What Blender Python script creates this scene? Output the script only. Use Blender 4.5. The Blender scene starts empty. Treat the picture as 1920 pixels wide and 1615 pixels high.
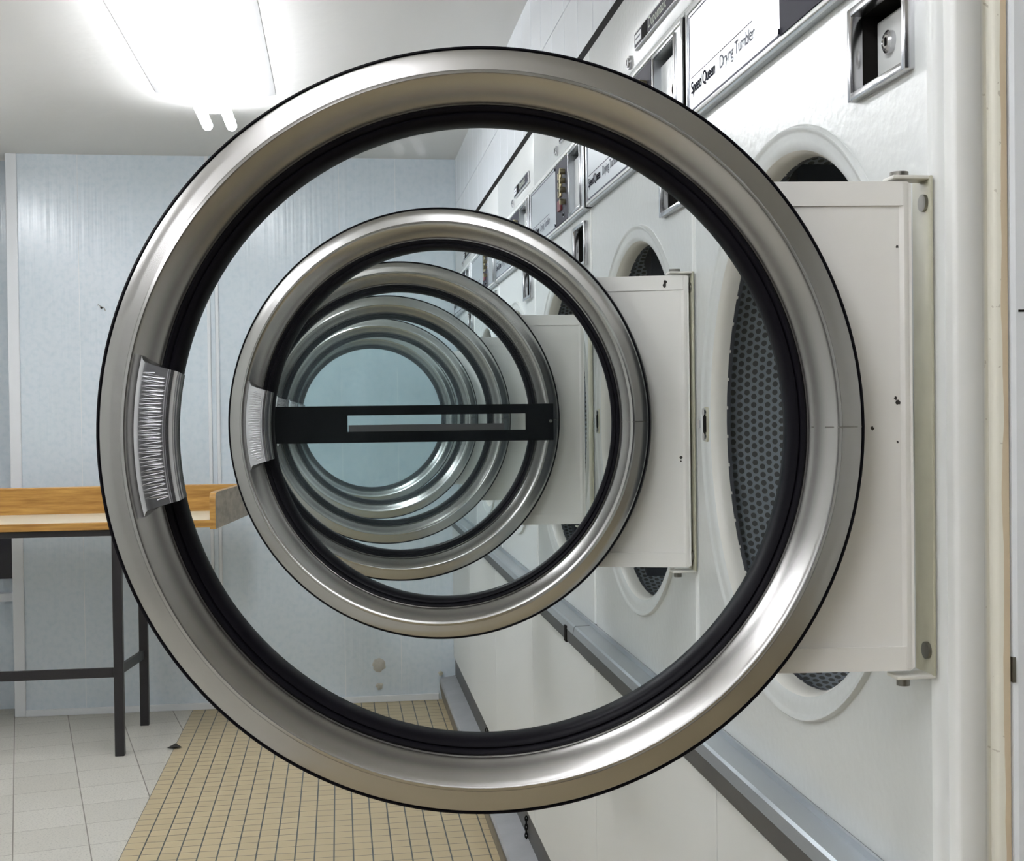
import bpy, bmesh, math, random
from mathutils import Vector, Matrix
from mathutils.geometry import tessellate_polygon
random.seed(7)
PI = math.pi
col = bpy.context.scene.collection

# ------------------------------------------------------------------ materials
def newmat(name):
    m = bpy.data.materials.new(name); m.use_nodes = True
    nt = m.node_tree
    return m, nt, nt.nodes['Principled BSDF']

def N(nt, t, **kw):
    n = nt.nodes.new(t)
    for k, v in kw.items():
        if k in ('ins',):
            for i, x in v.items(): n.inputs[i].default_value = x
        else: setattr(n, k, v)
    return n

def L(nt, a, b): nt.links.new(a, b)

def M2(nt, op, a, b=None, c=None):
    n = nt.nodes.new('ShaderNodeMath'); n.operation = op
    for i, x in enumerate((a, b, c)):
        if x is None: continue
        if isinstance(x, (int, float)): n.inputs[i].default_value = x
        else: nt.links.new(x, n.inputs[i])
    return n.outputs[0]

def mixc(nt, fac, a, b):
    n = nt.nodes.new('ShaderNodeMix'); n.data_type = 'RGBA'
    if isinstance(fac, (int, float)): n.inputs[0].default_value = fac
    else: nt.links.new(fac, n.inputs[0])
    for i, x in ((6, a), (7, b)):
        if isinstance(x, tuple): n.inputs[i].default_value = x if len(x) == 4 else (*x, 1)
        else: nt.links.new(x, n.inputs[i])
    return n.outputs[2]

def noise(nt, scale, detail=3, vec=None, rough=.5):
    n = nt.nodes.new('ShaderNodeTexNoise'); n.inputs['Scale'].default_value = scale
    n.inputs['Detail'].default_value = detail; n.inputs['Roughness'].default_value = rough
    if vec is not None: nt.links.new(vec, n.inputs['Vector'])
    return n.outputs['Fac']

def coords(nt, kind='Object', scale=None, rot=None, loc=None):
    tc = nt.nodes.new('ShaderNodeTexCoord'); o = tc.outputs[kind]
    if scale or rot or loc:
        mp = nt.nodes.new('ShaderNodeMapping')
        if scale: mp.inputs['Scale'].default_value = scale
        if rot: mp.inputs['Rotation'].default_value = rot
        if loc: mp.inputs['Location'].default_value = loc
        nt.links.new(o, mp.inputs['Vector']); o = mp.outputs[0]
    return o

def bump(nt, b, h, strength=.2, dist=.002):
    n = nt.nodes.new('ShaderNodeBump'); n.inputs['Strength'].default_value = strength
    n.inputs['Distance'].default_value = dist
    nt.links.new(h, n.inputs['Height']); nt.links.new(n.outputs[0], b.inputs['Normal'])

def ramp(nt, fac, lo, hi):
    n = nt.nodes.new('ShaderNodeMapRange'); n.inputs[1].default_value = lo; n.inputs[2].default_value = hi
    nt.links.new(fac, n.inputs[0]); return n.outputs[0]

def simple(name, c, rough=.5, metal=0, var=.06, vs=8., bmp=0, bs=120., bd=.001, spec=.5):
    m, nt, b = newmat(name)
    v = coords(nt)
    f = noise(nt, vs, 4, v)
    dark = tuple(x * (1 - var) for x in c)
    L(nt, mixc(nt, f, dark, c), b.inputs['Base Color'])
    b.inputs['Roughness'].default_value = rough; b.inputs['Metallic'].default_value = metal
    b.inputs['Specular IOR Level'].default_value = spec
    if bmp: bump(nt, b, noise(nt, bs, 3, v), bmp, bd)
    return m

MAT = {}
MAT['plaster'] = simple('ceiling_plaster', (.78, .78, .76), .75, var=.05, vs=1.5, bmp=.35, bs=9, bd=.01)
MAT['tile_white'] = simple('white_wall_tile', (.80, .84, .88), .22, var=.03)
MAT['panel_white'] = simple('white_wall_panel', (.70, .715, .70), .45, var=.05, vs=3)
MAT['enamel_plain'] = simple('white_enamel', (.78, .80, .79), .30, var=.03)
MAT['cream'] = simple('cream_enamel_door', (.72, .71, .66), .34, var=.04, vs=4)
MAT['cream_dirty_shaded'] = simple('bracket_enamel', (.55, .54, .42), .4, var=.25, vs=40)  # bracket enamel with the hinge channel's olive shade put into its colour
MAT['rubber'] = simple('black_rubber', (.006, .0055, .008), .38, var=.2, vs=20, spec=.07)
MAT['black'] = simple('matt_black', (.010, .009, .008), .8, var=.2, spec=.1)
MAT['strap'] = simple('black_tape', (.002, .0025, .003), .7, var=.15, spec=.05)
MAT['chrome'] = simple('satin_chrome', (.66, .66, .68), .20, 1, var=.05)
MAT['grip'] = simple('grip_ridges', (.38, .38, .40), .36, 1, var=.1)
MAT['chrome_dark'] = simple('worn_steel', (.30, .29, .26), .35, 1, var=.4, vs=60)
MAT['alu'] = simple('aluminium_trim', (.52, .55, .58), .35, .85, var=.06)
MAT['darksteel'] = simple('dark_painted_steel', (.085, .085, .088), .45, .2, var=.3, vs=6)
MAT['concrete'] = simple('painted_kerb', (.40, .41, .42), .5, var=.35, vs=9, bmp=.3, bs=30, bd=.003)
MAT['kerbface'] = simple('kerb_face', (.27, .24, .19), .7, var=.4, vs=14)
MAT['legs'] = simple('black_painted_steel', (.018, .016, .018), .4, var=.25, vs=20)
MAT['laminate'] = simple('cream_laminate', (.80, .72, .56), .35, var=.03)
MAT['gold'] = simple('brass_coin_slot', (.72, .62, .38), .3, 1, var=.2, vs=90)
MAT['red'] = simple('red_coin_slot', (.22, .035, .045), .35, var=.2)
MAT['ink_dark'] = simple('dark_grey_ink', (.045, .045, .06), .9, spec=0)
MAT['ink_light'] = simple('light_grey_ink', (.24, .25, .29), .9, spec=0)
MAT['label_line'] = simple('pale_ink', (.45, .50, .42), .5)
MAT['filler'] = simple('plaster_patch', (.62, .60, .54), .85, var=.2, vs=60, bmp=.5, bs=80, bd=.004)
MAT['white_trim'] = simple('white_plastic_trim', (.80, .83, .86), .4, var=.04)
MAT['fixture'] = simple('white_lamp_body', (.85, .85, .85), .4)
MAT['leafmat'] = simple('dark_litter', (.05, .045, .04), .8, var=.5, vs=200)
MAT['window_dark'] = simple('dark_window_glass', (.01, .009, .016), .1)

def mk_steel(name, c, r0, r1, aniso=None):
    m, nt, b = newmat(name)
    v = coords(nt)
    f = noise(nt, 2.5, 2, v); g = noise(nt, 700, 1, v)
    L(nt, mixc(nt, f, tuple(x * .96 for x in c), c), b.inputs['Base Color'])
    rr = nt.nodes.new('ShaderNodeMapRange'); rr.inputs[1].default_value = .3; rr.inputs[2].default_value = .7
    rr.inputs[3].default_value = r0; rr.inputs[4].default_value = r1
    b.inputs['Roughness'].default_value = (r0 + r1) / 2
    b.inputs['Metallic'].default_value = 1
    return m
MAT['steel'] = mk_steel('brushed_stainless_steel', (.44, .432, .42), .23, .29)
MAT['fascia'] = mk_steel('silver_fascia', (.80, .82, .84), .24, .32)
MAT['plate'] = simple('dark_instruction_plate', (.04, .04, .055), .6, 0, var=.1, spec=.2)

# orange-peel enamel of the dryer fronts
m, nt, b = newmat('orange_peel_enamel')
v = coords(nt)
L(nt, mixc(nt, noise(nt, 3, 4, v), (.62, .65, .64), (.69, .71, .70)), b.inputs['Base Color'])
b.inputs['Roughness'].default_value = .27
bump(nt, b, noise(nt, 85, 2, v, .4), .22, .0022)
MAT['enamel'] = m

# chipped cream door panel
m, nt, b = newmat('chipped_cream_enamel')
v = coords(nt)
vor = nt.nodes.new('ShaderNodeTexVoronoi'); vor.inputs['Scale'].default_value = 17
L(nt, v, vor.inputs['Vector'])
big = M2(nt, 'GREATER_THAN', noise(nt, 6, 1, v), .63)
chip = M2(nt, 'MULTIPLY', M2(nt, 'LESS_THAN', M2(nt, 'ADD', vor.outputs['Distance'], M2(nt, 'MULTIPLY', noise(nt, 260, 2, v), .06)), .085), big)
L(nt, mixc(nt, chip, mixc(nt, noise(nt, 4, 3, v), (.84, .83, .79), (.88, .87, .84)), (.09, .07, .06)), b.inputs['Base Color'])
b.inputs['Roughness'].default_value = .36
MAT['cream_panel'] = m

# perforated drum (UV in metres)
m, nt, b = newmat('perforated_drum_steel')
uv = nt.nodes.new('ShaderNodeUVMap'); uv.uv_map = 'UVMap'
def hexmask(nt, vec, s, r):
    res = []
    for off in (0., .5):
        mp = nt.nodes.new('ShaderNodeVectorMath'); mp.operation = 'MULTIPLY_ADD'
        L(nt, vec, mp.inputs[0]); mp.inputs[1].default_value = (1 / (s * 1.732), 1 / s, 0); mp.inputs[2].default_value = (off + 50, off + 50, 0)
        fr = nt.nodes.new('ShaderNodeVectorMath'); fr.operation = 'FRACTION'; L(nt, mp.outputs[0], fr.inputs[0])
        sb = nt.nodes.new('ShaderNodeVectorMath'); sb.operation = 'MULTIPLY_ADD'; L(nt, fr.outputs[0], sb.inputs[0])
        sb.inputs[1].default_value = (1.732, 1, 0); sb.inputs[2].default_value = (-.866, -.5, 0)
        ln = nt.nodes.new('ShaderNodeVectorMath'); ln.operation = 'LENGTH'; L(nt, sb.outputs[0], ln.inputs[0])
        res.append(ln.outputs['Value'])
    return M2(nt, 'MINIMUM', res[0], res[1])
d = hexmask(nt, uv.outputs[0], .0125, .3)
hole = M2(nt, 'LESS_THAN', d, .34)
rim = M2(nt, 'MULTIPLY', M2(nt, 'LESS_THAN', d, .40), M2(nt, 'SUBTRACT', 1., hole))
c1 = mixc(nt, hole, (.36, .41, .46), (.10, .105, .10))
L(nt, mixc(nt, M2(nt, 'MULTIPLY', rim, .5), c1, (.40, .42, .40)), b.inputs['Base Color'])
b.inputs['Roughness'].default_value = .42; b.inputs['Metallic'].default_value = .35
L(nt, M2(nt, 'SUBTRACT', .35, M2(nt, 'MULTIPLY', hole, .35)), b.inputs['Metallic'])
MAT['drum'] = m
MAT['drum_plain'] = simple('drum_steel', (.16, .17, .19), .35, .7, var=.2)

# door glass: clear, faint reflection, dusty veil
def mk_glass(name, haze, hazec, tint):
    m, nt, b = newmat(name)
    out = nt.nodes['Material Output']; nt.nodes.remove(b)
    tr = N(nt, 'ShaderNodeBsdfTransparent'); tr.inputs[0].default_value = tint
    gl = N(nt, 'ShaderNodeBsdfGlossy'); gl.inputs['Roughness'].default_value = .02
    df = N(nt, 'ShaderNodeBsdfDiffuse'); df.inputs[0].default_value = (*hazec, 1)
    lw = N(nt, 'ShaderNodeLayerWeight'); lw.inputs[0].default_value = .12
    v = coords(nt)
    hz = M2(nt, 'MULTIPLY', M2(nt, 'ADD', .45, ramp(nt, noise(nt, 7, 5, v), .35, .75)), haze)
    mx = N(nt, 'ShaderNodeMixShader'); L(nt, M2(nt, 'MULTIPLY', lw.outputs['Fresnel'], 1.0), mx.inputs[0])
    L(nt, tr.outputs[0], mx.inputs[1]); L(nt, gl.outputs[0], mx.inputs[2])
    m2 = N(nt, 'ShaderNodeMixShader'); L(nt, hz, m2.inputs[0])
    L(nt, mx.outputs[0], m2.inputs[1]); L(nt, df.outputs[0], m2.inputs[2])
    L(nt, m2.outputs[0], out.inputs['Surface'])
    return m
MAT['glass'] = mk_glass('clear_door_glass', .004, (.75, .85, .9), (.97, .985, .985, 1))
MAT['glass_worn'] = mk_glass('slightly_dusty_door_glass', .008, (.62, .80, .90), (.93, .96, .96, 1))
MAT['glass_dusty'] = mk_glass('dusty_door_glass', .06, (.62, .80, .90), (.90, .945, .945, 1))

# bluish glossy cladding of the far wall with fine vertical ribs
m, nt, b = newmat('pale_blue_wall_cladding')
v = coords(nt, scale=(1, 1, .15)); v2 = coords(nt)
base = mixc(nt, noise(nt, 2.2, 5, v2), (.64, .73, .79), (.74, .80, .86))
L(nt, mixc(nt, ramp(nt, noise(nt, 40, 3, v2), .45, .9), base, (.57, .68, .75)), b.inputs['Base Color'])
b.inputs['Roughness'].default_value = .20
vv = coords(nt, scale=(1, .02, .02))
bump(nt, b, noise(nt, 45, 2, vv), .5, .003)
MAT['cladding'] = m

# beige mosaic
def tilemat(name, s, rot, loc, gx, gy, ca, cb, cg, var_scale, rough, speck=None):
    m, nt, b = newmat(name)
    v = coords(nt, 'Object', rot=(0, 0, rot), loc=loc, scale=(1 / s, 1 / s, 1))
    sep = nt.nodes.new('ShaderNodeSeparateXYZ'); L(nt, v, sep.inputs[0])
    def line(o, g):
        f = M2(nt, 'FRACT', o); a = M2(nt, 'ABSOLUTE', M2(nt, 'SUBTRACT', f, .5))
        return M2(nt, 'GREATER_THAN', a, .5 - g / 2)
    ln = M2(nt, 'MAXIMUM', line(sep.outputs[0], gx), line(sep.outputs[1], gy))
    fl = nt.nodes.new('ShaderNodeVectorMath'); fl.operation = 'FLOOR'; L(nt, v, fl.inputs[0])
    wn = nt.nodes.new('ShaderNodeTexWhiteNoise'); L(nt, fl.outputs[0], wn.inputs[0])
    v2 = coords(nt)
    f = M2(nt, 'ADD', M2(nt, 'MULTIPLY', wn.outputs['Value'], .5), M2(nt, 'MULTIPLY', noise(nt, var_scale, 4, v2), .5))
    c = mixc(nt, f, ca, cb)
    if speck:
        c = mixc(nt, ramp(nt, noise(nt, 160, 2, v2), .52, .72), c, speck)
    L(nt, mixc(nt, ln, c, cg), b.inputs['Base Color'])
    b.inputs['Roughness'].default_value = rough
    bump(nt, b, M2(nt, 'SUBTRACT', 1., ln), .3, .001)
    return m
S_T = .0582
MAT['mosaic'] = tilemat('beige_mosaic_tile', S_T, 0, (.616 / S_T, .3, 0), .075, .05, (.47, .385, .235), (.55, .455, .285), (.085, .095, .095), 9, .5)
MAT['terrazzo'] = tilemat('off_white_speckled_tile', .222, math.radians(-13.3), (.18, .12, 0), .016, .010, (.53, .51, .45), (.64, .62, .56), (.22, .20, .17), 5, .5, (.42, .41, .37))

# wood
m, nt, b = newmat('varnished_pine')
v = coords(nt, scale=(1.2, 9, 16))
w = noise(nt, 5, 5, v, .6)
L(nt, mixc(nt, ramp(nt, w, .3, .75), (.30, .135, .025), (.60, .34, .085)), b.inputs['Base Color'])
b.inputs['Roughness'].default_value = .35
MAT['wood'] = m
m, nt, b = newmat('scuffed_bare_wood')
v = coords(nt, scale=(3, 3, 5))
L(nt, mixc(nt, ramp(nt, noise(nt, 6, 5, v, .6), .35, .8), (.52, .45, .36), (.27, .23, .18)), b.inputs['Base Color'])
b.inputs['Roughness'].default_value = .6
MAT['wood_grey'] = m

# jamb trim with the tan stain along its outer edge
m, nt, b = newmat('stained_white_trim')
v = coords(nt); sep = nt.nodes.new('ShaderNodeSeparateXYZ'); L(nt, v, sep.inputs[0])
wob = noise(nt, 9, 4, v)
e = M2(nt, 'ADD', sep.outputs[0], M2(nt, 'MULTIPLY', M2(nt, 'SUBTRACT', wob, .5), .010))
st = M2(nt, 'GREATER_THAN', e, .5995)
crm = ramp(nt, sep.outputs[0], .5835, .587)
c = mixc(nt, crm, (.80, .81, .79), (.80, .78, .68))
sp = M2(nt, 'GREATER_THAN', noise(nt, 130, 2, v), .70)
c = mixc(nt, M2(nt, 'MULTIPLY', sp, M2(nt, 'MULTIPLY', crm, .6)), c, (.42, .38, .30))
L(nt, mixc(nt, st, c, mixc(nt, wob, (.60, .46, .32), (.66, .58, .42))), b.inputs['Base Color'])
b.inputs['Roughness'].default_value = .45
MAT['stained'] = m

def emis(name, c, s):
    m, nt, b = newmat(name)
    b.inputs['Emission Color'].default_value = (*c, 1); b.inputs['Emission Strength'].default_value = s
    b.inputs['Base Color'].default_value = (.9, .9, .9, 1)
    return m
MAT['tube'] = emis('fluorescent_tube', (.955, .965, 1.), 20.0)

# ------------------------------------------------------------------ mesh builder
class MB:
    def __init__(s): s.v = []; s.f = []; s.mi = []; s.mats = []; s.uv = {}
    def mat(s, m):
        if m not in s.mats: s.mats.append(m)
        return s.mats.index(m)
    def add(s, vs, fs, m='enamel_plain'):
        o = len(s.v); s.v += [tuple(x) for x in vs]; k = s.mat(m)
        for f in fs: s.f.append(tuple(i + o for i in f)); s.mi.append(k)
        return o
    def box(s, x0, x1, y0, y1, z0, z1, m='enamel_plain', bev=0):
        if x0 > x1: x0, x1 = x1, x0
        if y0 > y1: y0, y1 = y1, y0
        if z0 > z1: z0, z1 = z1, z0
        if bev > 0:
            bm = bmesh.new(); bmesh.ops.create_cube(bm, size=1)
            for v in bm.verts:
                v.co = Vector(((x0 + x1) / 2 + v.co.x * (x1 - x0), (y0 + y1) / 2 + v.co.y * (y1 - y0), (z0 + z1) / 2 + v.co.z * (z1 - z0)))
            bev = min(bev, .45 * min(x1 - x0, y1 - y0, z1 - z0))
            bmesh.ops.bevel(bm, geom=bm.edges[:], offset=bev, segments=2, profile=.5, affect='EDGES')
            bm.verts.ensure_lookup_table()
            s.add([v.co for v in bm.verts], [[v.index for v in f.verts] for f in bm.faces], m); bm.free(); return
        vs = [(x, y, z) for x in (x0, x1) for y in (y0, y1) for z in (z0, z1)]
        s.add(vs, [(0, 1, 3, 2), (4, 6, 7, 5), (0, 4, 5, 1), (2, 3, 7, 6), (0, 2, 6, 4), (1, 5, 7, 3)], m)
    def obox(s, c, ax, ay, az, m):  # oriented box, half-axis vectors
        c, ax, ay, az = map(Vector, (c, ax, ay, az))
        vs = [c + i * ax + j * ay + k * az for i in (-1, 1) for j in (-1, 1) for k in (-1, 1)]
        s.add(vs, [(0, 1, 3, 2), (4, 6, 7, 5), (0, 4, 5, 1), (2, 3, 7, 6), (0, 2, 6, 4), (1, 5, 7, 3)], m)
    def lathe(s, prof, center, axis, m, n=128, a0=0, a1=2 * PI, uvs=False):
        """prof: (radius, depth along +axis). axis 'X' or 'Y' or 'Z'"""
        cx, cy, cz = center; full = abs(a1 - a0 - 2 * PI) < 1e-6
        cnt = n if full else n + 1
        vs = []
        for (r, d) in prof:
            for i in range(cnt):
                a = a0 + (a1 - a0) * i / n
                c_, s_ = r * math.cos(a), r * math.sin(a)
                vs.append({'Y': (cx + c_, cy + d, cz + s_), 'X': (cx + d, cy + c_, cz + s_), 'Z': (cx + c_, cy + s_, cz + d)}[axis])
        fs = []
        for j in range(len(prof) - 1):
            for i in range(n):
                k = (i + 1) % cnt if full else i + 1
                fs.append((j * cnt + i, j * cnt + k, (j + 1) * cnt + k, (j + 1) * cnt + i))
        base = len(s.f)
        s.add(vs, fs, m)
        if uvs:
            t = 0; T = [0]
            for j in range(1, len(prof)):
                t += math.hypot(prof[j][0] - prof[j - 1][0], prof[j][1] - prof[j - 1][1]); T.append(t)
            R = prof[0][0]; q = base
            for j in range(len(prof) - 1):
                for i in range(n):
                    u0 = R * (a1 - a0) * i / n; u1 = R * (a1 - a0) * (i + 1) / n
                    s.uv[q] = [(T[j], u0), (T[j], u1), (T[j + 1], u1), (T[j + 1], u0)]; q += 1
    def disc(s, center, r, axis, m, n=64, d=0):
        cx, cy, cz = center; vs = []
        for i in range(n):
            a = 2 * PI * i / n; c_, s_ = r * math.cos(a), r * math.sin(a)
            vs.append({'Y': (cx + c_, cy + d, cz + s_), 'X': (cx + d, cy + c_, cz + s_), 'Z': (cx + c_, cy + s_, cz + d)}[axis])
        s.add(vs, [tuple(range(n))], m)
    def cyl(s, center, r, d0, d1, axis, m, n=24, r2=None):
        r2 = r if r2 is None else r2
        s.lathe([(r, d0), (r2, d1)], center, axis, m, n)
        s.disc(center, r, axis, m, n, d0); s.disc(center, r2, axis, m, n, d1)
    def prism(s, poly, axis, a, b, m):
        """poly of 2D points; axis X: (y,z); Y: (x,z); Z: (x,y)"""
        def P(p, d): return {'X': (d, p[0], p[1]), 'Y': (p[0], d, p[1]), 'Z': (p[0], p[1], d)}[axis]
        n = len(poly); vs = [P(p, a) for p in poly] + [P(p, b) for p in poly]
        fs = [(i, (i + 1) % n, (i + 1) % n + n, i + n) for i in range(n)]
        tess = tessellate_polygon([[Vector((p[0], p[1], 0)) for p in poly]])
        fs += [tuple(t) for t in tess] + [tuple(i + n for i in t) for t in tess]
        s.add(vs, fs, m)
    def strip(s, poly, axis, a, b, m):
        """open profile extruded"""
        def P(p, d): return {'X': (d, p[0], p[1]), 'Y': (p[0], d, p[1]), 'Z': (p[0], p[1], d)}[axis]
        n = len(poly); vs = [P(p, a) for p in poly] + [P(p, b) for p in poly]
        s.add(vs, [(i, i + 1, i + 1 + n, i + n) for i in range(n - 1)], m)
    def sheet(s, loops, axis, d, m):
        """flat sheet with holes"""
        def P(p): return {'X': (d, p[0], p[1]), 'Y': (p[0], d, p[1]), 'Z': (p[0], p[1], d)}[axis]
        tess = tessellate_polygon([[Vector((p[0], p[1], 0)) for p in lp] for lp in loops])
        flat = [p for lp in loops for p in lp]
        s.add([P(p) for p in flat], [tuple(t) for t in tess], m)
    def tube(s, pts, r, m, n=6):
        pts = [Vector(p) for p in pts]; rings = []
        for i, p in enumerate(pts):
            t = (pts[min(i + 1, len(pts) - 1)] - pts[max(i - 1, 0)]).normalized()
            up = Vector((0, 1, 0)) if abs(t.y) < .9 else Vector((1, 0, 0))
            a = t.cross(up).normalized(); b_ = t.cross(a)
            rings.append([p + r * (math.cos(2 * PI * k / n) * a + math.sin(2 * PI * k / n) * b_) for k in range(n)])
        vs = [q for rg in rings for q in rg]
        fs = [(i * n + k, i * n + (k + 1) % n, (i + 1) * n + (k + 1) % n, (i + 1) * n + k) for i in range(len(pts) - 1) for k in range(n)]
        fs += [tuple(range(n)), tuple((len(pts) - 1) * n + k for k in range(n))]
        s.add(vs, fs, m)
    def obj(s, name, parent=None, smooth=None, label=None, loc=None):
        me = bpy.data.meshes.new(name); me.from_pydata(s.v, [], s.f)
        for mm in s.mats: me.materials.append(MAT[mm])
        for p, k in zip(me.polygons, s.mi): p.material_index = k
        if s.uv:
            ul = me.uv_layers.new(name='UVMap')
            for fi, uvs in s.uv.items():
                p = me.polygons[fi]
                for li, vi in enumerate(p.loop_indices): ul.data[vi].uv = uvs[li]
        bm = bmesh.new(); bm.from_mesh(me)
        bmesh.ops.recalc_face_normals(bm, faces=bm.faces[:]); bm.to_mesh(me); bm.free()
        if smooth:
            for p in me.polygons: p.use_smooth = True
            me.set_sharp_from_angle(angle=math.radians(smooth))
        o = bpy.data.objects.new(name, me); col.objects.link(o)
        if parent: o.parent = parent
        if label: o['label'] = label
        if loc: o.location = loc
        return o

def thing(name, label, cat, loc=(0, 0, 0), group=None):
    o = bpy.data.objects.new(name, None); col.objects.link(o); o.empty_display_size = .05
    o.location = loc; o['label'] = label; o['category'] = cat
    if group: o['group'] = group
    return o
def tag(o, label, cat, group=None):
    o['label'] = label; o['category'] = cat
    if group: o['group'] = group
    return o
def struct(mb, name, smooth=None):
    o = mb.obj(name, smooth=smooth); o['kind'] = 'structure'; return o

def text_obj(name, body, size, mat, parent, loc, bold=0., spacing=1., shear=0., thick=.00005):
    cu = bpy.data.curves.new(name, 'FONT'); cu.body = body; cu.size = size
    cu.offset = bold; cu.extrude = thick; cu.space_character = spacing; cu.shear = shear
    tmp = bpy.data.objects.new(name + '_tmp', cu); col.objects.link(tmp)
    dg = bpy.context.evaluated_depsgraph_get()
    me = bpy.data.meshes.new_from_object(tmp.evaluated_get(dg))
    bpy.data.objects.remove(tmp); 
    me.materials.clear(); me.materials.append(MAT[mat])
    # reads along -Y, up +Z, facing -X
    M = Matrix(((0, 0, -1, 0), (-1, 0, 0, 0), (0, 1, 0, 0), (0, 0, 0, 1)))
    me.transform(M)
    o = bpy.data.objects.new(name, me); col.objects.link(o); o.parent = parent; o.location = loc
    return o

# ------------------------------------------------------------------ setting
XF = .541          # plane of the dryer fronts
YB = 5.95          # far wall
YN = 1.118         # near end of the row
CEIL = 2.497

mb = MB(); mb.add([(-.674, -3.5, 0), (.60, -3.5, 0), (.60, YB, 0), (-.674, YB, 0)], [(0, 1, 2, 3)], 'mosaic'); struct(mb, 'floor')
mb = MB(); mb.add([(-3.2, -3.5, 0), (-.674, -3.5, 0), (-.674, 6.3, 0), (-3.2, 6.3, 0)], [(0, 1, 2, 3)], 'terrazzo'); struct(mb, 'floor.001')
mb = MB(); mb.add([(.60, -3.5, 0), (2.2, -3.5, 0), (2.2, YN - .01, 0), (.60, YN - .01, 0)], [(0, 1, 2, 3)], 'mosaic'); struct(mb, 'floor.002')
mb = MB(); mb.add([(-3.2, -3.5, CEIL), (2.2, -3.5, CEIL), (2.2, 6.3, CEIL), (-3.2, 6.3, CEIL)], [(3, 2, 1, 0)], 'plaster'); struct(mb, 'ceiling')

# far wall
mb = MB(); xl = -1.445
mb.box(xl, .60, YB, YB + .08, 0, CEIL, 'cladding')
for xj in (-1.139, .013, .269):
    mb.box(xj - .0012, xj + .0012, YB - .0008, YB + .01, .03, CEIL, 'label_line' if 0 else 'white_trim')
struct(mb, 'wall_back')
mb = MB(); mb.box(-3.2, xl, 6.12, 6.2, 0, CEIL, 'cladding'); struct(mb, 'wall_back.001')
mb = MB(); mb.box(xl, -1.396, YB - .010, YB, 0, CEIL, 'white_trim', .004); struct(mb, 'trim_1')
mb = MB()
mb.box(-.584, -.568, YB - .008, YB, 0, CEIL, 'white_trim', .003)
mb.box(-.566, -.548, YB - .005, YB, 0, CEIL, 'cladding')
mb.box(-.547, -.532, YB - .008, YB, 0, CEIL, 'white_trim', .003)
struct(mb, 'trim_2')
mb = MB(); mb.box(-1.396, .44, YB - .012, YB, 0, .029, 'white_trim', .002); struct(mb, 'baseboard_back')
mb = MB(); mb.box(-1.47, -2.3, 6.085, 6.12, .60, .86, 'window_dark'); mb.box(-1.455, -2.4, 6.06, 6.12, .50, .535, 'white_trim'); struct(mb, 'window_1')

# side and near walls of the room behind the camera
mb = MB(); mb.box(-3.3, -3.2, -3.5, 6.3, 0, CEIL, 'panel_white'); struct(mb, 'wall_left')
mb = MB(); mb.box(-3.2, 2.2, -3.6, -3.5, 0, .35, 'darksteel'); mb.box(-3.2, 2.2, -3.6, -3.5, 2.30, CEIL, 'darksteel'); struct(mb, 'wall_front')
mb = MB(); mb.box(-3.2, 2.2, -3.56, -3.53, .35, 2.30, 'window_dark')
for xx in (-2.1, -.75, .6): mb.box(xx, xx + .05, -3.58, -3.50, .35, 2.30, 'alu', .003)
struct(mb, 'window_2')
mb = MB(); mb.box(-1.9, -.8, -3.5, -3.46, 0, 2.05, 'darksteel', .004); mb.box(-.87, -.84, -3.46, -3.40, .98, 1.08, 'chrome', .004); struct(mb, 'door_1')
mb = MB(); mb.box(2.2, 2.3, -3.6, YN, 0, CEIL, 'panel_white'); struct(mb, 'wall_right')

# right wall: lower cladding in wide boards, kick plate, kerb
mb = MB()
seams = [YN, 1.73, 2.59, 3.45, 4.31, 5.17, YB]
for a_, b_ in zip(seams[:-1], seams[1:]):
    mb.box(.512, .535, a_ + .0016, b_ - .0016, .195, .815, 'panel_white', .0012)
mb.box(.5145, .53, YN, YB, .195, .81, 'kerbface')
struct(mb, 'wall_right.001')
mb = MB(); mb.box(.518, .55, YN, YB, .085, .205, 'darksteel', .002)
mb.box(.5135, .5175, 3.05, 4.05, .196, .206, 'chrome_dark', .001)
struct(mb, 'trim_3')
mb = MB()
mb.prism([(.456, 0), (.4475, .045), (.444, .088), (.449, .0965), (.52, .110), (.545, .110), (.545, 0)], 'Y', YN, YB, 'concrete')
mb.strip([(.4555, 0), (.4467, .045), (.4432, .080)], 'Y', YN, YB, 'kerbface')
struct(mb, 'baseboard_right', 30)
# aluminium ledge below the dryers
mb = MB()
for a_, b_ in ((YN, 2.752), (2.756, YB)):
    mb.strip([(.497, .842), (.500, .857), (.5035, .860), (.536, .860), (.5365, .868), (.5400, .8685), (.5400, .855)], 'Y', a_, b_, 'alu')
for a_, b_ in ((YN, 2.835), (2.85, 4.56), (4.575, YB)):
    mb.box(.4975, .512, a_, b_, .815, .842, 'darksteel', .001)
for y_ in (2.842, 4.567): mb.box(.494, .512, y_ - .012, y_ + .012, .812, .848, 'black', .002)
mb.box(.512, .56, YN, YB, .80, .842, 'black')
struct(mb, 'trim_4')
# upper tiled wall
mb = MB(); XU = .547
y = YB - .02; k = 0
ys = []
y = 2.53 - .1755 * 9
while y < YB - .01:
    ys.append(y); y += .1755
ys = [max(q, YN) for q in ys if q > YN - .1755] + [YB]
for a_, b_ in zip(ys[:-1], ys[1:]):
    if b_ - a_ < .01: continue
    mb.box(XU, XU + .02, a_ + .0012, b_ - .0012, 2.1235, 2.284, 'tile_white', .0008)
    mb.box(XU, XU + .02, a_ + .0012, b_ - .0012, 2.2860, CEIL, 'tile_white', .0008)
mb.box(XU + .0025, XU + .05, YN, YB, 2.1225, CEIL, 'kerbface')
struct(mb, 'wall_right.002')
mb = MB(); mb.box(.5435, .60, YN, YB, 2.10, 2.1235, 'black'); struct(mb, 'trim_5')

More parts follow.
